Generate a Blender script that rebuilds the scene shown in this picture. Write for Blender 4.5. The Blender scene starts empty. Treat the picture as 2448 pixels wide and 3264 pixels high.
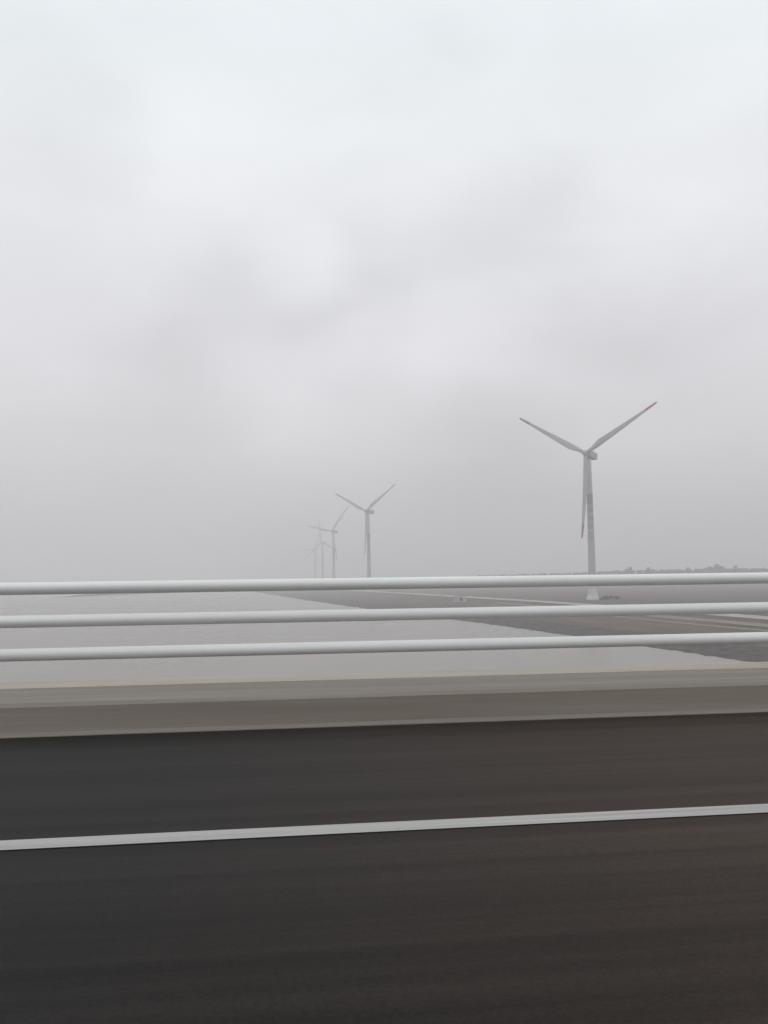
import bpy, bmesh, math, random
from mathutils import Vector, Matrix, noise
random.seed(7)
S = bpy.context.scene
COL = S.collection
rad = math.radians
CAM_Z = 13.60            # metres above the water
ROAD_Z = CAM_Z - 1.25

# ------------------------------------------------------------------ helpers
def tag(o, label=None, cat=None, group=None, kind=None):
    if label: o['label'] = label
    if cat: o['category'] = cat
    if group: o['group'] = group
    if kind: o['kind'] = kind
    return o

def mesh_obj(name, verts, faces, mat, parent=None, smooth=False):
    me = bpy.data.meshes.new(name)
    me.from_pydata([tuple(v) for v in verts], [], faces)
    me.validate(); me.update()
    if mat: me.materials.append(mat)
    if smooth:
        for p in me.polygons: p.use_smooth = True
    o = bpy.data.objects.new(name, me); COL.objects.link(o)
    if parent: o.parent = parent
    return o

def bm_obj(name, bm, mat, parent=None, smooth=False):
    me = bpy.data.meshes.new(name)
    bmesh.ops.recalc_face_normals(bm, faces=bm.faces[:])
    bm.to_mesh(me); bm.free()
    me.materials.append(mat)
    if smooth:
        for p in me.polygons: p.use_smooth = True
    o = bpy.data.objects.new(name, me); COL.objects.link(o)
    if parent: o.parent = parent
    return o

def empty(name, loc, rz=0.0):
    o = bpy.data.objects.new(name, None); COL.objects.link(o)
    o.location = loc; o.rotation_euler = (0, 0, rz); o.empty_display_size = .5
    return o

def box(bm, c, s, bevel=0.0, rz=0.0):
    r = bmesh.ops.create_cube(bm, size=1.0)
    M = Matrix.Translation(c) @ Matrix.Rotation(rz, 4, 'Z') @ Matrix.Diagonal((s[0], s[1], s[2], 1))
    bmesh.ops.transform(bm, matrix=M, verts=r['verts'])
    if bevel:
        es = list({e for v in r['verts'] for e in v.link_edges})
        bmesh.ops.bevel(bm, geom=es, offset=bevel, segments=2, affect='EDGES', profile=.6)

def lathe(profile, n=32, cap=True):
    """rings of (radius, z) about local z"""
    v, f = [], []
    for r, z in profile:
        for k in range(n):
            a = 2 * math.pi * k / n
            v.append((r * math.cos(a), r * math.sin(a), z))
    for i in range(len(profile) - 1):
        for k in range(n):
            k2 = (k + 1) % n
            f.append((i * n + k, i * n + k2, (i + 1) * n + k2, (i + 1) * n + k))
    if cap:
        f.append(tuple(range(n))[::-1])
        f.append(tuple((len(profile) - 1) * n + k for k in range(n)))
    return v, f

def tube_x(x0, x1, y, z, r, n=28, step=2.0):
    v, f = [], []
    m = max(1, int((x1 - x0) / step))
    for i in range(m + 1):
        x = x0 + (x1 - x0) * i / m
        for k in range(n):
            a = 2 * math.pi * k / n
            v.append((x, y + r * math.cos(a), z + r * math.sin(a)))
    for i in range(m):
        for k in range(n):
            k2 = (k + 1) % n
            f.append((i * n + k, i * n + k2, (i + 1) * n + k2, (i + 1) * n + k))
    return v, f

# ------------------------------------------------------------------ materials
class NT:
    def __init__(s, name):
        s.m = bpy.data.materials.new(name); s.m.use_nodes = True
        s.t = s.m.node_tree; s.b = s.t.nodes['Principled BSDF']
    def n(s, typ, **kw):
        x = s.t.nodes.new(typ)
        for k, v in kw.items():
            if k in x.inputs: x.inputs[k].default_value = v
            else: setattr(x, k, v)
        return x
    def l(s, a, b): s.t.links.new(a, b)

def coords(nt, scale=(1, 1, 1), kind='Object'):
    tc = nt.n('ShaderNodeTexCoord'); mp = nt.n('ShaderNodeMapping')
    mp.inputs['Scale'].default_value = scale
    nt.l(tc.outputs[kind], mp.inputs['Vector'])
    return mp.outputs['Vector']

def noise_mat(name, c1, c2, scale=(1, 1, 1), detail=4, rough=.8, nscale=1.0, spec=.3, bump=0.0, c3=None, scale3=(1, 1, 1), f3=.5, lo=.3, hi=.7, ior=1.45, reflection_tint=None):
    nt = NT(name)
    nz = nt.n('ShaderNodeTexNoise', Scale=nscale, Detail=detail, Roughness=.6)
    nt.l(coords(nt, scale), nz.inputs['Vector'])
    cr = nt.n('ShaderNodeValToRGB')
    cr.color_ramp.elements[0].position = lo; cr.color_ramp.elements[1].position = hi
    cr.color_ramp.elements[0].color = (*c1, 1); cr.color_ramp.elements[1].color = (*c2, 1)
    nt.l(nz.outputs['Fac'], cr.inputs['Fac'])
    out = cr.outputs['Color']
    if c3:
        n3 = nt.n('ShaderNodeTexNoise', Scale=1.0, Detail=3.0, Roughness=.55)
        nt.l(coords(nt, scale3), n3.inputs['Vector'])
        mr = nt.n('ShaderNodeMapRange'); mr.inputs[1].default_value = .42; mr.inputs[2].default_value = .68
        mr.inputs[3].default_value = 0; mr.inputs[4].default_value = f3
        nt.l(n3.outputs['Fac'], mr.inputs[0])
        mx = nt.n('ShaderNodeMix', data_type='RGBA')
        nt.l(mr.outputs[0], mx.inputs[0]); nt.l(out, mx.inputs[6]); mx.inputs[7].default_value = (*c3, 1)
        out = mx.outputs[2]
    if reflection_tint:       # window reflections painted into the asphalt: tone drifts between brown and grey
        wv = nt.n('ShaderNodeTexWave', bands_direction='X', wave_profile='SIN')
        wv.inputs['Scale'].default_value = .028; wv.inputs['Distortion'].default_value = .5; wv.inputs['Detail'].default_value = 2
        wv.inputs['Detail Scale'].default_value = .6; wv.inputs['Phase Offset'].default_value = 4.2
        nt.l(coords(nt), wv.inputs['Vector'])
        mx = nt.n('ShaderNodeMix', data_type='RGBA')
        nt.l(wv.outputs['Fac'], mx.inputs[0]); nt.l(out, mx.inputs[6]); mx.inputs[7].default_value = (*reflection_tint, 1)
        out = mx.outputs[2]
        # long streaks of tyre wear along the lane
        sn = nt.n('ShaderNodeTexNoise', Scale=1.0, Detail=5.0, Roughness=.62); nt.l(coords(nt, (.06, 5.5, 1)), sn.inputs['Vector'])
        sm = nt.n('ShaderNodeMapRange'); sm.inputs[1].default_value = .36; sm.inputs[2].default_value = .64
        sm.inputs[3].default_value = .74; sm.inputs[4].default_value = 1.24
        nt.l(sn.outputs['Fac'], sm.inputs[0])
        # aggregate: stones a centimetre or two across
        an = nt.n('ShaderNodeTexNoise', Scale=70.0, Detail=2.0); nt.l(coords(nt), an.inputs['Vector'])
        am = nt.n('ShaderNodeMapRange'); am.inputs[1].default_value = .35; am.inputs[2].default_value = .68
        am.inputs[3].default_value = .82; am.inputs[4].default_value = 1.2
        nt.l(an.outputs['Fac'], am.inputs[0])
        pm = nt.n('ShaderNodeMath', operation='MULTIPLY'); nt.l(sm.outputs[0], pm.inputs[0]); nt.l(am.outputs[0], pm.inputs[1])
        mu = nt.n('ShaderNodeVectorMath', operation='SCALE'); nt.l(out, mu.inputs[0]); nt.l(pm.outputs[0], mu.inputs['Scale'])
        out = mu.outputs[0]
    nt.l(out, nt.b.inputs['Base Color'])
    nt.b.inputs['Roughness'].default_value = rough
    nt.b.inputs['Specular IOR Level'].default_value = spec
    nt.b.inputs['IOR'].default_value = ior
    if bump:
        bp = nt.n('ShaderNodeBump', Strength=bump, Distance=.02)
        nt.l(nz.outputs['Fac'], bp.inputs['Height']); nt.l(bp.outputs['Normal'], nt.b.inputs['Normal'])
    return nt.m

M = {}
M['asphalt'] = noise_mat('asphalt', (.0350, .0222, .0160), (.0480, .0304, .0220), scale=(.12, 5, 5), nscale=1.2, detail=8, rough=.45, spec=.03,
                         c3=(.0260, .0168, .0124), scale3=(.14, .9, 1), f3=.7, reflection_tint=(.0150, .0141, .0133))
M['line_paint'] = noise_mat('line_paint', (.33, .32, .305), (.42, .41, .395), scale=(.5, 24, 1), nscale=1.5, detail=6, rough=.6,
                            c3=(.22, .205, .19), scale3=(.35, 16, 1), f3=.45)
M['gutter'] = noise_mat('gutter', (.19, .168, .15), (.25, .222, .20), scale=(.4, 10, 4), rough=.85, nscale=1.5, detail=6)
M['concrete'] = noise_mat('concrete', (.215, .188, .162), (.285, .252, .220), scale=(.22, 7, 7), rough=.86, nscale=1.3, detail=7, bump=.06,
                          c3=(.165, .140, .115), scale3=(.14, 3, 3), f3=.4)
M['lip'] = noise_mat('lip', (.40, .362, .312), (.47, .43, .375), scale=(.3, 8, 8), rough=.85, nscale=1.2)
M['rail'] = noise_mat('rail', (.73, .73, .725), (.79, .79, .785), scale=(.25, 3, 3), rough=.42, nscale=2.0, detail=5, spec=.5,
                      c3=(.56, .56, .55), scale3=(.3, 5, 5), f3=.35)
M['post'] = noise_mat('post', (.60, .61, .61), (.68, .69, .69), scale=(3, 3, 3), rough=.5, nscale=2.0)
M['turbine'] = noise_mat('turbine', (.305, .31, .328), (.37, .375, .392), scale=(.25, .25, .05), rough=.45, nscale=1.0)
M['nacelle'] = noise_mat('nacelle', (.32, .33, .345), (.38, .39, .405), scale=(.5, .5, .5), rough=.5, nscale=1.0)
M['nacelle_dark'] = noise_mat('nacelle_dark', (.10, .105, .11), (.15, .155, .16), scale=(.5, .5, .5), rough=.6)
M['tip_red'] = noise_mat('tip_red', (.25, .075, .07), (.30, .095, .088), scale=(.4, .4, .2), rough=.5)
M['foundation'] = noise_mat('foundation', (.48, .48, .475), (.58, .58, .57), scale=(.5, .5, .3), rough=.8)
M['riprap'] = noise_mat('riprap', (.032, .025, .0245), (.105, .084, .079), scale=(.8, .5, .8), rough=.9, nscale=1.0, detail=9, bump=.5, lo=.35, hi=.68)
M['slope'] = noise_mat('slope', (.078, .058, .047), (.150, .118, .098), scale=(.16, .05, .2), rough=.95, nscale=1.0, detail=8,
                       c3=(.095, .10, .075), scale3=(.05, .015, .05), f3=.6, spec=.1)
M['field'] = noise_mat('field', (.048, .033, .027), (.160, .111, .090), scale=(.003, .085, .01), rough=.95, nscale=1.0, detail=7,
                       c3=(.058, .058, .050), scale3=(.006, .022, .01), f3=.8, spec=.1)
M['path'] = noise_mat('path', (.18, .16, .14), (.25, .225, .20), scale=(.3, .06, .3), rough=.9)
M['crest'] = noise_mat('crest', (.40, .385, .36), (.50, .485, .455), scale=(.3, .05, .3), rough=.9)
M['wall_white'] = noise_mat('wall_white', (.74, .72, .69), (.84, .82, .79), scale=(.4, .12, .8), rough=.8)
M['sluice'] = noise_mat('sluice', (.35, .35, .34), (.44, .44, .43), scale=(.6, .6, .6), rough=.85)
M['gate_dark'] = noise_mat('gate_dark', (.12, .12, .12), (.17, .17, .165), scale=(1, 1, 1), rough=.6)
M['breakwater'] = noise_mat('breakwater', (.018, .018, .018), (.035, .034, .033), scale=(.05, .05, .3), rough=.9)
M['breakwater_cap'] = noise_mat('breakwater_cap', (.74, .73, .71), (.82, .81, .79), scale=(.05, .05, .3), rough=.8)
M['bark'] = noise_mat('bark', (.05, .042, .034), (.09, .075, .06), scale=(2, 2, .4), rough=.9)
M['leaf'] = noise_mat('leaf', (.030, .036, .022), (.070, .078, .046), scale=(.35, .35, .35), rough=.9, spec=.1, detail=2)
M['bush'] = noise_mat('bush', (.022, .040, .026), (.045, .075, .045), scale=(.8, .8, .8), rough=.9, spec=.1, detail=2)

# tower paint: the lower half carries grey bands that pale towards the ground
def tower_mat():
    nt = NT('tower_paint')
    tc = nt.n('ShaderNodeTexCoord'); sx = nt.n('ShaderNodeSeparateXYZ'); nt.l(tc.outputs['Object'], sx.inputs[0])
    cr = nt.n('ShaderNodeValToRGB'); cr.color_ramp.interpolation = 'CONSTANT'
    W = (.36, .365, .38); el = cr.color_ramp.elements
    el[0].position = 0; el[0].color = (*W, 1)
    el[1].position = .40; el[1].color = (.31, .315, .33, 1)
    for p, g in ((.455, .38), (.475, .26), (.51, .36), (.53, .25), (.565, .34), (.585, .235), (.62, .32), (.64, .21), (.70, .385)):
        e = el.new(p); e.color = (g, g * 1.01, g * 1.03, 1)
    dv = nt.n('ShaderNodeMath', operation='DIVIDE'); dv.inputs[1].default_value = 80.0
    nt.l(sx.outputs['Z'], dv.inputs[0]); nt.l(dv.outputs[0], cr.inputs['Fac'])
    nz = nt.n('ShaderNodeTexNoise', Scale=.3, Detail=4.0); nt.l(tc.outputs['Object'], nz.inputs['Vector'])
    mr = nt.n('ShaderNodeMapRange'); mr.inputs[3].default_value = .88; mr.inputs[4].default_value = 1.08
    nt.l(nz.outputs['Fac'], mr.inputs[0])
    mx = nt.n('ShaderNodeMix', data_type='RGBA', blend_type='MULTIPLY'); mx.inputs[0].default_value = 1
    nt.l(cr.outputs['Color'], mx.inputs[6]); nt.l(mr.outputs[0], mx.inputs[7])
    nt.l(mx.outputs[2], nt.b.inputs['Base Color'])
    nt.b.inputs['Roughness'].default_value = .5
    return nt.m
M['tower'] = tower_mat()

def water_mat():
    nt = NT('water_surface')
    b = nt.b
    nz = nt.n('ShaderNodeTexNoise', Scale=1.0, Detail=6.0, Roughness=.6); nt.l(coords(nt, (.5, 1.1, 1)), nz.inputs['Vector'])
    nb = nt.n('ShaderNodeTexNoise', Scale=1.0, Detail=3.0); nt.l(coords(nt, (.006, .018, 1)), nb.inputs['Vector'])
    cr = nt.n('ShaderNodeValToRGB')
    cr.color_ramp.elements[0].position = .35; cr.color_ramp.elements[1].position = .65
    cr.color_ramp.elements[0].color = (.200, .175, .152, 1); cr.color_ramp.elements[1].color = (.232, .206, .182, 1)
    nt.l(nb.outputs['Fac'], cr.inputs['Fac']); nt.l(cr.outputs['Color'], b.inputs['Base Color'])
    mr = nt.n('ShaderNodeMapRange'); mr.inputs[3].default_value = .22; mr.inputs[4].default_value = .34
    nt.l(nb.outputs['Fac'], mr.inputs[0]); nt.l(mr.outputs[0], b.inputs['Roughness'])
    b.inputs['IOR'].default_value = 1.33
    bp = nt.n('ShaderNodeBump', Strength=.32, Distance=.25)
    nt.l(nz.outputs['Fac'], bp.inputs['Height']); nt.l(bp.outputs['Normal'], b.inputs['Normal'])
    return nt.m
M['water'] = water_mat()

# ------------------------------------------------------------------ water
FAR = 6000.0
tag(mesh_obj('water', [(-FAR, -FAR, 0), (FAR, -FAR, 0), (FAR, FAR, 0), (-FAR, FAR, 0)], [(0, 1, 2, 3)], M['water']), kind='structure')

# ------------------------------------------------------------------ the dyke and the land behind it
def interp(pts, y):
    if y <= pts[0][1]: a, b = pts[0], pts[1]
    elif y >= pts[-1][1]: a, b = pts[-2], pts[-1]
    else:
        for a, b in zip(pts, pts[1:]):
            if a[1] <= y <= b[1]: break
    t = (y - a[1]) / (b[1] - a[1])
    return a[0] + (b[0] - a[0]) * t

SHORE = [(92, -200), (75.3, 132), (72.7, 175), (67.1, 258), (60.0, 319), (45.5, 456), (31.9, 611), (3, 1000), (-31, 1459), (-48, 1800), (-60, FAR)]
CREST = [(126, -200), (117.3, 209), (118, 300), (116.8, 394), (111, 520), (103, 666), (90, 880), (73.6, 1130), (50, 1459), (36, 1800), (30, FAR)]
U = [  # fraction from shore to crest, height above water
    (-.16, -1.2), (-.06, -.45), (0, -.02), (.035, .30), (.09, .62), (.15, .92), (.21, 1.12), (.27, 1.25), (.5, 1.42), (.66, 1.52), (.74, 1.60), (.80, 1.85), (.86, 2.30), (.92, 2.75), (.97, 3.08), (1.0, 3.1)]
def u_height(u):
    for (a, za), (b, zb) in zip(U, U[1:]):
        if a <= u <= b: return za + (zb - za) * (u - a) / (b - a)
    return 3.1
ys = [-200, -100, -40, 20, 70, 100]
y = 104.0
while y < 420: ys.append(y); y += 2.5
while y < 900: ys.append(y); y += 6
while y < 1800: ys.append(y); y += 15
ys += [1850, 2000, 2400, 3200, 4500, FAR - 5]

def at_u(u, y):
    a, b = interp(SHORE, y), interp(CREST, y)
    return a + (b - a) * u

def strip(name, us, mat, dz=0.0, rough=0.0, fn=None):
    v, f = [], []
    n = len(us)
    for y in ys:
        for u in us:
            x = at_u(u, y); z = u_height(u) + dz
            if rough and 0 < us.index(u) < n - 1:
                z += rough * noise.fractal(Vector((x * .45, y * .45, 3.1)), 1.0, 2.0, 4)
                x += rough * 1.2 * noise.noise(Vector((x * .3, y * .35, 9.7)))
            if rough and us.index(u) <= 3:
                x += .8 * noise.noise(Vector((0, y * .11, 1.7))) + .5 * noise.noise(Vector((0, y * .4, 5.7)))
            v.append((x, y, z))
    for i in range(len(ys) - 1):
        for k in range(n - 1):
            f.append((i * n + k, i * n + k + 1, (i + 1) * n + k + 1, (i + 1) * n + k))
    return mesh_obj(name, v, f, mat, smooth=not rough)

us_rock = [-.16, -.10, -.06, -.03, 0, .02, .04, .06, .08, .10, .12, .14, .16, .18, .20, .22, .25]
tag(strip('shore', us_rock, M['riprap'], rough=.28), kind='structure')
tag(strip('embankment', [.24, .27, .35, .45, .55, .62, .68, .74, .77, .80, .83, .86, .89, .92, .95, .97, 1.0], M['slope'], dz=-.01), kind='structure')

# the field behind the crest
v, f = [], []
offs = [0, 3, 8, 14, 22, 60, 120, 200, 320, 500, 800, 1400, 2600, 4600]
hz = [3.09, 3.06, 2.1, 1.35, 1.2, 1.2, 1.15, 1.2, 1.2, 1.2, 1.2, 1.2, 1.2, 1.2]
for y in ys:
    for o_, h_ in zip(offs, hz):
        x = min(interp(CREST, y) + o_, FAR - 5)
        v.append((x, y, h_ + (.12 * noise.noise(Vector((x * .01, y * .05, 0))) if o_ > 20 else 0)))
n = len(offs)
for i in range(len(ys) - 1):
    for k in range(n - 1):
        f.append((i * n + k, i * n + k + 1, (i + 1) * n + k + 1, (i + 1) * n + k))
tag(mesh_obj('field', v, f, M['field'], smooth=True), kind='structure')

def ribbon(name, u, width, mat, dz, ymin=-200, ymax=1500, wob=0.0):
    v, f = [], []
    yy = [y for y in ys if ymin <= y <= ymax]
    for y in yy:
        xc = at_u(u, y) + wob * noise.noise(Vector((0, y * .02, u * 7)))
        wu = width / 2
        for s in (-1, -.33, .33, 1):
            x = xc + s * wu
            a, b = interp(SHORE, y), interp(CREST, y)
            v.append((x, y, u_height((x - a) / (b - a)) + dz))
    for i in range(len(yy) - 1):
        for k in range(3):
            f.append((i * 4 + k, i * 4 + k + 1, (i + 1) * 4 + k + 1, (i + 1) * 4 + k))
    return mesh_obj(name, v, f, mat, smooth=True)
tag(ribbon('path', .735, 1.7, M['path'], .05, ymax=420, wob=.5), kind='structure')
tag(ribbon('path', .855, 2.8, M['path'], .05, ymax=420, wob=.4), kind='structure')

# white wall along the crest of the dyke
v, f = [], []
yy = [y for y in ys if 60 <= y <= 1450]
prof = [(-.22, 0), (-.22, .62), (-.27, .62), (-.27, .74), (.27, .74), (.27, .62), (.22, .62), (.22, 0)]
for y in yy:
    xc = interp(CREST, y) - .3
    for px, pz in prof: v.append((xc + px, y, 3.0 + pz))
n = len(prof)
for i in range(len(yy) - 1):
    for k in range(n):
        k2 = (k + 1) % n
        f.append((i * n + k, i * n + k2, (i + 1) * n + k2, (i + 1) * n + k))
f.append(tuple(range(n))); f.append(tuple((len(yy) - 1) * n + k for k in range(n))[::-1])
tag(mesh_obj('sea_wall', v, f, M['wall_white']), 'long low white wall running along the crest of the dyke', 'wall')

# ------------------------------------------------------------------ sluice frame on the dyke
def sluice(x, y):
    t = empty('sluice_gate', (x, y, u_height(.84) - .15), rad(-12))
    tag(t, 'small pale concrete sluice frame with piers and dark openings on the dyke slope', 'sluice gate')
    def part(name, c, s, mat, bev=.04):
        bm = bmesh.new(); box(bm, Vector(c), s, bev); return bm_obj(name, bm, mat, t)
    part('beam', (0, 0, 2.62), (6.4, 1.6, .46), M['sluice'])
    part('pier', (-2.55, 0, 1.2), (.75, 1.5, 2.38), M['sluice'])
    part('pier', (-.95, 0, 1.2), (1.55, 1.5, 2.38), M['sluice'])
    part('pier', (2.35, 0, 1.2), (1.35, 1.5, 2.38), M['sluice'])
    part('gate_panel', (-1.95, .3, 1.1), (.44, .16, 2.1), M['gate_dark'], .02)
    part('gate_panel', (.75, .3, 1.1), (1.82, .16, 2.1), M['gate_dark'], .02)
    part('apron', (0, -1.5, .05), (6.8, 2.6, .3), M['sluice'])
sluice(98.2, 462.0)

# ------------------------------------------------------------------ breakwater across the water
A, B = Vector((-30, 1545, 0)), Vector((-215, 1005, 0))
d = (B - A); L = d.length; d.normalize(); nrm = Vector((-d.y, d.x, 0))
def bw_strip(prof, step=6.0, jag=0.0):
    v, f = [], []; m = int(L / step); n = len(prof)
    for i in range(m + 1):
        p = A + d * (L * i / m)
        fade = min(1.0, (m - i) / 14.0 + .15)
        for a, z in prof:
            j = jag * noise.noise(Vector((p.x * .1, p.y * .1, a)))
            q = p + nrm * (a * (.4 + .6 * fade) + j)
            v.append((q.x, q.y, z * fade + (j * .3 if z > 0 else 0)))
    for i in range(m):
        for k in range(n - 1):
            f.append((i * n + k, i * n + k + 1, (i + 1) * n + k + 1, (i + 1) * n + k))
    f.append(tuple(range(n))); f.append(tuple(m * n + k for k in range(n))[::-1])
    return v, f
bw = empty('breakwater', (0, 0, 0))
tag(bw, 'thin low dark breakwater crossing the water far off in the haze', 'breakwater')
v, f = bw_strip([(-9, -1), (-7, .6), (-4.2, 2.6), (4.2, 2.6), (7, .6), (9, -1)], jag=.5)
mesh_obj('rock_bank', v, f, M['breakwater'], bw)
v, f = bw_strip([(-1.6, 2.4), (-1.6, 3.6), (1.6, 3.6), (1.6, 2.4)])
mesh_obj('capping', v, f, M['breakwater_cap'], bw)

# ------------------------------------------------------------------ wind turbines
HUB_Z = 78.6
def blade_sections(z0, z1, steps, cap_tip):
    """rings of an airfoil that is round at the root, widest near a fifth of its length and thin at the tip"""
    R = 46.5; rings = []
    for i in range(steps + 1):
        z = z0 + (z1 - z0) * i / steps
        if z < 3.0: chord, th = 2.0, 2.0
        elif z < 10:
            t = (z - 3) / 7; t = t * t * (3 - 2 * t); chord = 2.0 + 1.5 * t; th = 2.0 - 1.15 * t
        else:
            t = (z - 10) / (R - 10); chord = 3.5 * (1 - t) + .95 * t; th = .85 * (1 - t) + .10 * t
            if z > R - 1.2:
                k = max(0.0, (R - z) / 1.2); chord *= .35 + .65 * math.sqrt(k); th *= .5 + .5 * k
        tw = rad(16) * (1 - min(1, z / R)) ** 1.5
        ring = []
        for k in range(16):
            a = 2 * math.pi * k / 16
            cy = math.cos(a) * chord / 2; cx = math.sin(a) * th / 2
            if z > 3.0:
                m = min(1, (z - 3) / 7)
                cx *= 1 - m * (.55 * (1 - math.cos(a)) / 2)          # thinner trailing edge
                cy -= m * chord * .18
            bend = .0009 * z * z
            ring.append((cx * math.cos(tw) - cy * math.sin(tw) + bend, cx * math.sin(tw) + cy * math.cos(tw), z))
        rings.append(ring)
    v = [p for r in rings for p in r]; f = []
    for i in range(steps):
        for k in range(16):
            k2 = (k + 1) % 16
            f.append((i * 16 + k, i * 16 + k2, (i + 1) * 16 + k2, (i + 1) * 16 + k))
    f.append(tuple(range(16))[::-1])
    f.append(tuple(steps * 16 + k for k in range(16)))
    return v, f

def make_turbine():
    root = empty('wind_turbine', (0, 0, 0))
    # foundation
    v, f = lathe([(3.5, -1.0), (3.5, .9), (3.2, 1.5), (2.75, 2.6), (2.62, 5.0), (2.75, 7.6), (2.85, 8.3), (2.6, 8.5)], 40)
    mesh_obj('foundation', v, f, M['foundation'], root, True)
    v, f = lathe([(2.08, 8.4), (2.0, 14), (1.86, 26), (1.72, 40), (1.56, 56), (1.4, 68), (1.28, 76.7)], 40)
    tw = mesh_obj('tower', v, f, M['tower'], root, True)
    v, f = lathe([(1.60, 56.3), (1.66, 56.35), (1.66, 56.85), (1.59, 56.9)], 40)
    mesh_obj('flange', v, f, M['nacelle_dark'], tw, True)
    # nacelle
    T = Matrix.Translation((0, 0, HUB_Z)) @ Matrix.Rotation(rad(-5), 4, 'Y')
    bm = bmesh.new(); box(bm, Vector((-2.9, 0, .1)), (9.6, 3.5, 3.7), .55)
    na = bm_obj('nacelle', bm, M['nacelle'], root, False); na.matrix_local = T
    bm = bmesh.new()
    for z in (-.9, -.3, .3, .9): box(bm, Vector((-7.75, 0, z)), (.12, 2.4, .28))
    bm_obj('rear_vent', bm, M['nacelle_dark'], na)
    bm = bmesh.new()
    box(bm, Vector((-6.3, .5, 2.35)), (.12, .12, 1.0)); box(bm, Vector((-6.3, 0, 2.8)), (.14, 1.3, .14))
    bm_obj('wind_sensor', bm, M['nacelle_dark'], na)
    v, f = lathe([(1.55, 0), (1.72, .6), (1.75, 1.7), (1.6, 2.5), (1.2, 3.2), (.6, 3.65), (.08, 3.8)], 32)
    hb = mesh_obj('hub', v, f, M['nacelle'], root, True)
    hb.matrix_local = T @ Matrix.Translation((2.1, 0, 0)) @ Matrix.Rotation(rad(90), 4, 'Y')
    bv, bf = blade_sections(1.2, 39.2, 34, False)
    tv, tf = blade_sections(39.2, 46.5, 12, True)
    for k in range(3):
        b = mesh_obj('blade', bv, bf, M['turbine'], root, True)
        mesh_obj('red_tip', tv, tf, M['tip_red'], b, True)
    return root

def spin(root, angle, size=1.0):
    T = Matrix.Translation((0, 0, HUB_Z)) @ Matrix.Rotation(rad(-5), 4, 'Y') @ Matrix.Translation((3.7, 0, 0))
    k = 0
    for c in root.children:
        if c.name.split('.')[0] == 'blade':
            c.matrix_local = T @ Matrix.Rotation(-rad(angle + 120 * k), 4, 'X') @ Matrix.Scale(size, 4); k += 1

def copy_tree(o, parent=None):
    c = o.copy(); COL.objects.link(c)
    if parent:
        c.parent = parent; c.matrix_parent_inverse = o.matrix_parent_inverse.copy()
    for ch in list(o.children): copy_tree(ch, c)
    return c

GT = 'wind turbines along the dyke'
TURB = [  # x, y, ground height, rotor angle, label
    (174.3, 478.0, 1.2, 61, 'nearest and largest wind turbine, white with red blade tips, standing alone in the field'),
    (100.5, 893.5, 1.8, 57, 'second largest wind turbine, grey in the haze, one blade hanging straight down beside its tower'),
    (93.3, 1257.0, 1.8, 42, 'hazy wind turbine with one blade pointing nearly level, just behind the second largest'),
    (101.0, 1624.8, 1.8, -9, 'very faint wind turbine with one blade pointing straight up, fading into the haze'),
    (106.7, 1976.5, 1.8, 26, 'faintest and smallest wind turbine, almost lost in the haze at the end of the row'),
]
proto = None
for x, y, z, a, lab in TURB:
    if proto is None: t = proto = make_turbine()
    else: t = copy_tree(proto)
    t.location = (x, y, z); t.rotation_euler = (0, 0, rad(225))
    tag(t, lab, 'wind turbine', GT)
    spin(t, a, 1.0 if t is proto else .94)

# ------------------------------------------------------------------ trees far across the field, bushes by the turbine
def leaf_cloud(n, lobes, size, rng):
    v, f = [], []
    for i in range(n):
        c, r = rng.choice(lobes)
        dv = Vector((rng.gauss(0, 1), rng.gauss(0, 1), rng.gauss(0, 1))).normalized() * (rng.random() ** .45)
        p = Vector((c[0] + dv.x * r[0], c[1] + dv.y * r[1], c[2] + dv.z * r[2]))
        a = Vector((rng.gauss(0, 1), rng.gauss(0, 1), rng.gauss(0, 1))).normalized()
        b = a.orthogonal().normalized(); cc = a.cross(b)
        s = size * rng.uniform(.6, 1.3); k = len(v)
        v += [p + b * s, p + cc * s * .7, p - b * s * .9, p - cc * s * .6]
        f.append((k, k + 1, k + 2, k + 3))
    return v, f

def make_tree(seed):
    rng = random.Random(seed)
    t = empty('tree', (0, 0, 0))
    lobes = [((0, 0, 12), (4.2, 4.2, 4.5))]
    for k in range(6):
        a = rng.uniform(0, 6.28); rr = rng.uniform(2, 4.6)
        lobes.append(((rr * math.cos(a), rr * math.sin(a), rng.uniform(7, 16.5)), (rng.uniform(2, 3.4),) * 2 + (rng.uniform(1.8, 3.0),)))
    lobes += [((rng.uniform(-2, 2), rng.uniform(-2, 2), rng.uniform(3, 6)), (3.4, 3.4, 2.6)) for _ in range(3)]
    lobes.append(((rng.uniform(-1.5, 1.5), 0, 17.2), (2.2, 2.2, 2.4)))
    v, f = leaf_cloud(1000, lobes, .75, rng)
    mesh_obj('crown', v, f, M['leaf'], t)
    bm = bmesh.new()
    def limb(p, q, r0, r1):
        p, q = Vector(p), Vector(q); dd = (q - p)
        m = Matrix.Translation((p + q) / 2) @ dd.to_track_quat('Z', 'Y').to_matrix().to_4x4()
        bmesh.ops.create_cone(bm, cap_ends=True, segments=8, radius1=r0, radius2=r1, depth=dd.length, matrix=m)
    limb((0, 0, -.3), (0, 0, 7), .42, .28); limb((0, 0, 6.8), (.3, .2, 15), .28, .08)
    for c, r in lobes[1:5]: limb((0, 0, rng.uniform(4.5, 7.5)), c, .18, .06)
    bm_obj('trunk', bm, M['bark'], t)
    return t

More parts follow.
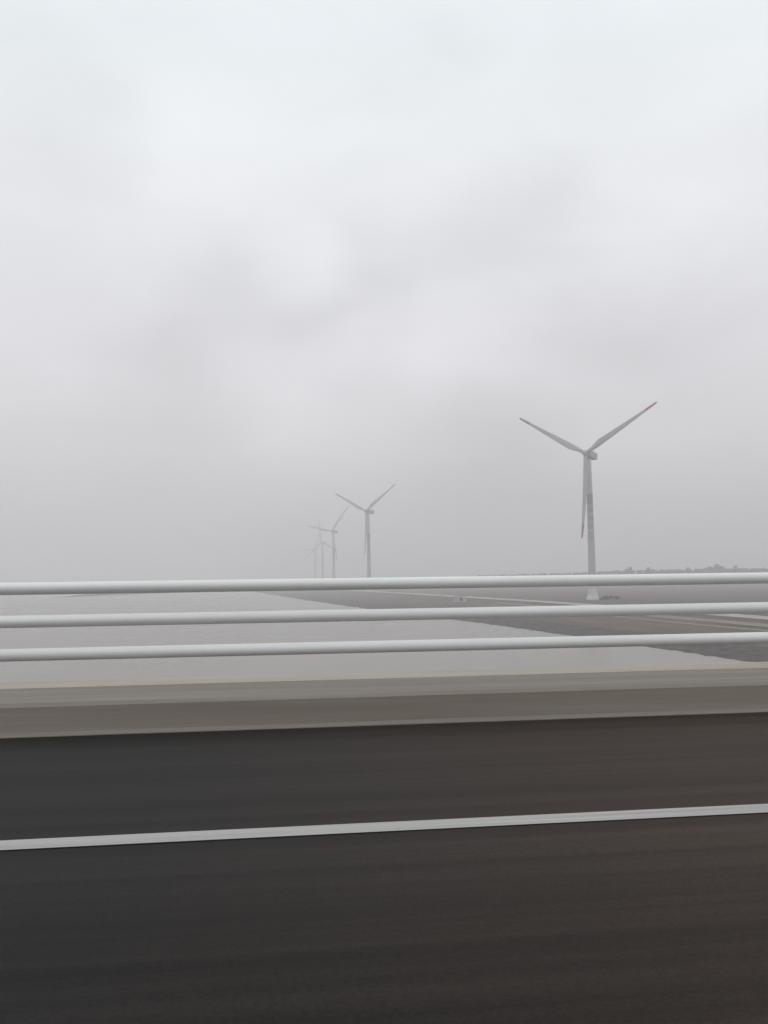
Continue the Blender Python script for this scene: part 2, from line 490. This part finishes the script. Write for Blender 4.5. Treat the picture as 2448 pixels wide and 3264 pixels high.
protos = [make_tree(s) for s in (3, 11, 23, 31)]
used = [False] * len(protos)
rng = random.Random(5)
HOR = lambda sx: 1848.0 - (sx - 1224) * .01396
TOP = [(1400, 1839), (1560, 1831), (1700, 1827), (1850, 1823), (1960, 1818), (2050, 1815.5), (2200, 1813.5), (2280, 1810.5), (2448, 1810.5), (2800, 1806)]
def top_at(sx):
    for (a, ya), (b, yb) in zip(TOP, TOP[1:]):
        if a <= sx <= b: return ya + (yb - ya) * (sx - a) / (b - a)
def slope_of(sx):        # x/y of the bearing that a source column looks along
    import math as m
    return m.tan(m.atan((sx - 1224) / 2948.0) + rad(7.4))
def plant(sx, dist_y, top_y, lab, grp='trees across the field', wide=1.0):
    x = slope_of(sx) * dist_y; D = math.hypot(x, dist_y)
    h = (CAM_Z - 1.2) + (HOR(sx) - top_y) / 2940.0 * D
    i = rng.randrange(len(protos))
    if used[i]: t = copy_tree(protos[i])
    else: t = protos[i]; used[i] = True
    s = h / 19.2
    t.location = (x, dist_y, 1.15); t.scale = (s * wide, s * wide, s); t.rotation_euler = (0, 0, rng.uniform(0, 6.28))
    return tag(t, lab, 'tree', grp)
SAME = 'hazy dark tree in the even part of the distant tree line across the field'
for k in range(120):
    sx = 1480 + (2760 - 1480) * (k + rng.uniform(-.4, .4)) / 119.0
    sx = max(1410, min(2790, sx))
    dy = 1260 - (sx - 1480) * .20 + rng.uniform(-25, 40)
    plant(sx, dy, top_at(sx) + rng.uniform(.8, 3.2), SAME, wide=rng.uniform(1.0, 1.35))
for sx, ty, w, lab in [
    (2283, 1800.0, 1.25, 'tallest broad tree standing out of the distant tree line near its thick end'),
    (2342, 1804.5, 1.1, 'second tallest tree of the distant tree line, right beside the tallest one'),
    (2258, 1807.0, 1.0, 'rounded tree leaning against the left side of the tallest distant tree'),
    (2005, 1809.0, 1.0, 'rounded tree rising above the thin part of the tree line, nearest the large turbine'),
    (2066, 1810.5, 1.1, 'low double-topped tree in the distant line, second bump past the large turbine'),
    (2190, 1810.0, .9, 'small round tree midway along the distant line, short of the tallest tree')]:
    plant(sx, 1260 - (sx - 1480) * .20 - 30, ty, lab, wide=w)

for (x, y, s, lab) in [(177.6, 472.0, .9, 'larger dark green bush at the foot of the largest turbine'),
                       (184.5, 474.5, .7, 'smaller dark green bush beside the larger bush near the largest turbine')]:
    t = empty('bush', (x, y, 1.1)); tag(t, lab, 'bush', 'bushes by the turbine')
    r2 = random.Random(int(x))
    lobes = [((r2.uniform(-3, 3), r2.uniform(-2, 2), r2.uniform(.6, 1.6)), (2.0 * s, 1.8 * s, 1.2 * s)) for _ in range(5)]
    v, f = leaf_cloud(520, lobes, .32, r2); mesh_obj('foliage', v, f, M['bush'], t)
    bm = bmesh.new()
    for k in range(5):
        q = Vector(lobes[k][0]); dd = q - Vector((0, 0, -.2))
        m = Matrix.Translation((q + Vector((0, 0, -.2))) / 2) @ dd.to_track_quat('Z', 'Y').to_matrix().to_4x4()
        bmesh.ops.create_cone(bm, cap_ends=True, segments=6, radius1=.07, radius2=.03, depth=dd.length, matrix=m)
    bm_obj('stem', bm, M['bark'], t)

# ------------------------------------------------------------------ the bridge deck the camera rides on
X0, X1 = -160.0, 160.0
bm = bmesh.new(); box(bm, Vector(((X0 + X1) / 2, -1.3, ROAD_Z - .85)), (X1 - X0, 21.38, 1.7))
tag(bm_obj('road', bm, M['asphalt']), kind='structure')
v = [(X0, 4.650, ROAD_Z + .004), (X1, 4.650, ROAD_Z + .004), (X1, 4.822, ROAD_Z + .004), (X0, 4.822, ROAD_Z + .004)]
tag(mesh_obj('road_marking', v, [(0, 1, 2, 3)], M['line_paint']), kind='structure')
bm = bmesh.new(); box(bm, Vector((0, 8.108, ROAD_Z + .001)), (X1 - X0, .232, .012))
tag(bm_obj('kerb', bm, M['gutter']), kind='structure')

# parapet plinth: chamfered front edge, raised outer lip
par = empty('parapet', (0, 8.8, ROAD_Z))
tag(par, 'low wide concrete parapet plinth under the white railing along the road edge', 'parapet')
prof = [(8.226, -.02), (8.226, .215), (8.262, .2465), (9.41, .2465), (9.41, -.02)]
def extrude_x(prof, x0, x1, m=60):
    v, f = [], []; n = len(prof)
    for i in range(m + 1):
        x = x0 + (x1 - x0) * i / m
        for y, z in prof: v.append((x, y - 8.8, z))
    for i in range(m):
        for k in range(n):
            k2 = (k + 1) % n
            f.append((i * n + k, (i + 1) * n + k, (i + 1) * n + k2, i * n + k2))
    f.append(tuple(range(n))); f.append(tuple(m * n + k for k in range(n))[::-1])
    return v, f
v, f = extrude_x(prof, X0, X1); mesh_obj('plinth', v, f, M['concrete'], par)
v, f = extrude_x([(9.405, .10), (9.400, .250), (9.468, .303), (9.50, .303), (9.50, .10)], X0, X1)
mesh_obj('outer_lip', v, f, M['lip'], par)

# railing: three round rails on steel posts
rl = empty('railing', (0, 8.5, ROAD_Z + .2465))
tag(rl, 'white railing of three round steel rails on posts along the bridge edge', 'railing')
RZ = [(-.0345, .0545), (-.3235, .0540), (-.614, .0545)]
for zc, r in RZ:
    v, f = tube_x(X0, X1, 0, CAM_Z + zc - (ROAD_Z + .2465), r, step=8)
    mesh_obj('rail', v, f, M['rail'], rl, True)
x = 5.9 - 9.2 * 17
while x < 158:
    bm = bmesh.new()
    box(bm, Vector((x, .02, .0125)), (.30, .36, .025), .004)
    for s in (-1, 1): box(bm, Vector((x + s * .075, .13, .46)), (.016, .13, .87), .003)
    box(bm, Vector((x, .13, .46)), (.134, .014, .87))
    for zc, r in RZ: box(bm, Vector((x, .072, CAM_Z + zc - (ROAD_Z + .2465))), (.13, .05, .07), .006)
    bm_obj('post', bm, M['post'], rl)
    x += 9.2

# ------------------------------------------------------------------ haze
nt = NT('haze_air'); nt.t.nodes.remove(nt.b)
pv = nt.n('ShaderNodeVolumePrincipled'); pv.inputs['Color'].default_value = (.965, .947, .966, 1)
pv.inputs['Density'].default_value = .00092; pv.inputs['Anisotropy'].default_value = .0
nt.l(pv.outputs[0], nt.t.nodes['Material Output'].inputs['Volume'])
bm = bmesh.new(); box(bm, Vector((0, 0, 68.0)), (FAR * 2 + 400, FAR * 2 + 400, 142))
tag(bm_obj('haze', bm, nt.m), kind='stuff')

# ------------------------------------------------------------------ sky, sun
SUN_EL, SUN_AZ = rad(52), rad(200)          # behind the camera, veiled by cloud
w = bpy.data.worlds.new('World'); S.world = w; w.use_nodes = True
t = w.node_tree; N = t.nodes; bg = N['Background']; bg.inputs['Strength'].default_value = .1
def wn(typ, **kw):
    x = N.new(typ)
    for k, v in kw.items():
        if k in x.inputs: x.inputs[k].default_value = v
        else: setattr(x, k, v)
    return x
def wl(a, b): t.links.new(a, b)
sky = wn('ShaderNodeTexSky', sky_type='NISHITA', sun_disc=False, sun_elevation=SUN_EL, sun_rotation=SUN_AZ, dust_density=4.0, air_density=1.0)
tc = wn('ShaderNodeTexCoord'); D0 = tc.outputs['Generated']
sep = wn('ShaderNodeSeparateXYZ'); wl(D0, sep.inputs[0])
ramp = wn('ShaderNodeValToRGB'); el = ramp.color_ramp.elements
SK = [(0.0, (.50, .495, .51)), (.06, (.585, .575, .592)), (.14, (.71, .697, .72)), (.24, (.785, .777, .807)), (.33, (.81, .815, .852)), (.44, (.855, .88, .90)), (.55, (.83, .895, .915)), (1.0, (.84, .90, .92))]
el[0].position, el[0].color = SK[0][0], (*SK[0][1], 1); el[1].position, el[1].color = SK[-1][0], (*SK[-1][1], 1)
for p, c in SK[1:-1]:
    e = el.new(p); e.color = (*c, 1)
wl(sep.outputs['Z'], ramp.inputs['Fac'])
# soft cloud masses: a warped direction compared with the centre of each mass
wz = wn('ShaderNodeTexNoise', Scale=7.0, Detail=4.0, Roughness=.5); wl(D0, wz.inputs['Vector'])
sb = wn('ShaderNodeVectorMath', operation='SUBTRACT'); wl(wz.outputs['Color'], sb.inputs[0]); sb.inputs[1].default_value = (.5, .5, .5)
sc = wn('ShaderNodeVectorMath', operation='SCALE'); wl(sb.outputs[0], sc.inputs[0]); sc.inputs['Scale'].default_value = .11
ad = wn('ShaderNodeVectorMath', operation='ADD'); wl(D0, ad.inputs[0]); wl(sc.outputs[0], ad.inputs[1])
CLOUDS = [
    (0.0243, 0.9866, 0.1613, 0.0753, 0.035),
    (-0.1940, 0.9763, 0.0957, 0.0954, 0.020),
    (0.0341, 0.9920, 0.1219, 0.0552, 0.020),
    (-0.0803, 0.9521, 0.2949, 0.0477, -0.035),
    (-0.0424, 0.9484, 0.3143, 0.0402, -0.045),
    (-0.0141, 0.9546, 0.2974, 0.0427, -0.040),
    (-0.0667, 0.9597, 0.2730, 0.0602, -0.040),
    (-0.1137, 0.9596, 0.2573, 0.0652, -0.040),
    (-0.0047, 0.9627, 0.2704, 0.0402, -0.035),
    (0.0341, 0.9580, 0.2848, 0.0402, -0.050),
    (0.0631, 0.9508, 0.3032, 0.0376, -0.050),
    (0.0965, 0.9390, 0.3300, 0.0402, -0.050),
    (0.1296, 0.9288, 0.3472, 0.0402, -0.050),
    (0.1401, 0.9368, 0.3207, 0.0351, -0.030),
    (0.1961, 0.9177, 0.3454, 0.0552, -0.045),
    (0.2273, 0.9027, 0.3653, 0.0552, -0.050),
    (0.2579, 0.8883, 0.3801, 0.0552, -0.045),
    (0.2879, 0.8746, 0.3900, 0.0402, -0.040),
    (0.2867, 0.8890, 0.3572, 0.0452, -0.035),
    (-0.1283, 0.9649, 0.2292, 0.0552, -0.035),
    (-0.0722, 0.9702, 0.2314, 0.0552, -0.030),
    (-0.0825, 0.9812, 0.1744, 0.0753, -0.045),
    (-0.0440, 0.9799, 0.1944, 0.0552, -0.030),
    (-0.1392, 0.9804, 0.1396, 0.0703, -0.030),
    (0.2733, 0.9419, 0.1955, 0.0753, -0.050),
    (0.3272, 0.9188, 0.2209, 0.0803, -0.022),
    (0.3785, 0.8939, 0.2401, 0.0753, -0.055),
    (0.3464, 0.8984, 0.2698, 0.0552, -0.045),
    (0.4214, 0.8802, 0.2182, 0.0803, -0.050),
    (0.4483, 0.8499, 0.2769, 0.0552, -0.030),
    (0.2368, 0.9683, 0.0792, 0.0954, -0.090),
    (0.2123, 0.9665, 0.1442, 0.0803, -0.040),
    (0.2983, 0.9495, 0.0973, 0.0803, -0.050),
    (0.1487, 0.8509, 0.5038, 0.0402, -0.020),
    (0.1791, 0.8416, 0.5095, 0.0351, -0.030),
    (0.2076, 0.8255, 0.5248, 0.0402, -0.015),
    (-0.1816, 0.8737, 0.4513, 0.0652, -0.050),
    (-0.1516, 0.8719, 0.4656, 0.0452, -0.030),
    (-0.2217, 0.8850, 0.4095, 0.0652, -0.030),
    (-0.2121, 0.8409, 0.4979, 0.0803, -0.040),
    (-0.1144, 0.8480, 0.5175, 0.0552, -0.020),
    (0.0413, 0.9477, 0.3165, 0.0326, 0.022),
    (0.0628, 0.9403, 0.3344, 0.0301, 0.030),
    (0.2099, 0.9452, 0.2501, 0.0602, 0.050),
    (0.1918, 0.9591, 0.2080, 0.0402, 0.045),
    (0.1279, 0.9662, 0.2238, 0.0552, 0.040),
    (0.0342, 0.9838, 0.1759, 0.0552, 0.030),
    (0.0637, 0.9679, 0.2432, 0.0452, 0.025),
    (-0.1010, 0.9248, 0.3667, 0.0853, 0.030),
    (0.0148, 0.9297, 0.3681, 0.0652, 0.025),
    (0.3605, 0.8804, 0.3081, 0.0452, 0.040),
    (0.4231, 0.8437, 0.3304, 0.0703, 0.020),
    (0.1462, 0.9040, 0.4016, 0.0753, 0.020),
]
acc = None
for x, y, z, r, a in CLOUDS:
    ds = wn('ShaderNodeVectorMath', operation='DISTANCE'); wl(ad.outputs[0], ds.inputs[0]); ds.inputs[1].default_value = (x, y, z)
    mr = wn('ShaderNodeMapRange', interpolation_type='SMOOTHERSTEP')
    mr.inputs[1].default_value = 0.0; mr.inputs[2].default_value = r * 1.7; mr.inputs[3].default_value = a * (.85 if a < 0 else 1.0); mr.inputs[4].default_value = 0.0
    wl(ds.outputs['Value'], mr.inputs[0])
    if acc is None: acc = mr.outputs[0]
    else:
        s_ = wn('ShaderNodeMath', operation='ADD'); wl(acc, s_.inputs[0]); wl(mr.outputs[0], s_.inputs[1]); acc = s_.outputs[0]
cn = wn('ShaderNodeTexNoise', Scale=3.2, Detail=4.0, Roughness=.5, Distortion=.4)
mp = wn('ShaderNodeMapping'); mp.inputs['Rotation'].default_value = (0, rad(28), 0); mp.inputs['Scale'].default_value = (1.3, 2.0, 3.6); wl(D0, mp.inputs['Vector']); wl(mp.outputs[0], cn.inputs['Vector'])
cm = wn('ShaderNodeMapRange'); cm.inputs[3].default_value = -.10; cm.inputs[4].default_value = .10; wl(cn.outputs['Fac'], cm.inputs[0])
s1 = wn('ShaderNodeMath', operation='ADD'); wl(acc, s1.inputs[0]); wl(cm.outputs[0], s1.inputs[1])
s2 = wn('ShaderNodeMath', operation='ADD'); wl(s1.outputs[0], s2.inputs[0]); s2.inputs[1].default_value = 1.0
s3 = wn('ShaderNodeMath', operation='MULTIPLY'); wl(s2.outputs[0], s3.inputs[0]); s3.inputs[1].default_value = 11.2
cs = wn('ShaderNodeVectorMath', operation='SCALE'); wl(ramp.outputs['Color'], cs.inputs[0]); wl(s3.outputs[0], cs.inputs['Scale'])
mx = wn('ShaderNodeMix', data_type='RGBA'); mx.inputs[0].default_value = .95
wl(sky.outputs[0], mx.inputs[6]); wl(cs.outputs[0], mx.inputs[7]); wl(mx.outputs[2], bg.inputs['Color'])

ld = bpy.data.lights.new('sun', 'SUN'); ld.energy = .5; ld.angle = rad(35); ld.color = (1, .97, .93)
lo = bpy.data.objects.new('sun', ld); COL.objects.link(lo)
sdir = Vector((math.sin(SUN_AZ) * math.cos(SUN_EL), math.cos(SUN_AZ) * math.cos(SUN_EL), math.sin(SUN_EL)))
lo.rotation_euler = (-sdir).to_track_quat('-Z', 'Y').to_euler()

# ------------------------------------------------------------------ camera
cd = bpy.data.cameras.new('camera'); co = bpy.data.objects.new('camera', cd); COL.objects.link(co)
psi, pit, rol = rad(7.4), rad(4.2), rad(.80)
f0 = Vector((math.sin(psi), math.cos(psi), 0)); r0 = Vector((math.cos(psi), -math.sin(psi), 0)); Z = Vector((0, 0, 1))
fw = math.cos(pit) * f0 + math.sin(pit) * Z; u0 = -math.sin(pit) * f0 + math.cos(pit) * Z
R_ = math.cos(rol) * r0 - math.sin(rol) * u0; U_ = math.sin(rol) * r0 + math.cos(rol) * u0
co.matrix_world = Matrix(((R_.x, U_.x, -fw.x, 0), (R_.y, U_.y, -fw.y, 0), (R_.z, U_.z, -fw.z, CAM_Z), (0, 0, 0, 1)))
cd.sensor_fit = 'HORIZONTAL'; cd.sensor_width = 36; cd.lens = 36 * 2940 / 2448.0
cd.clip_start = .1; cd.clip_end = 20000
S.camera = co

# ------------------------------------------------------------------ render
S.render.engine = 'CYCLES'
S.cycles.volume_bounces = 3; S.cycles.max_bounces = 10
S.cycles.use_denoising = True
S.view_settings.view_transform = 'Standard'; S.view_settings.look = 'None'
S.view_settings.exposure = 0; S.view_settings.gamma = 1
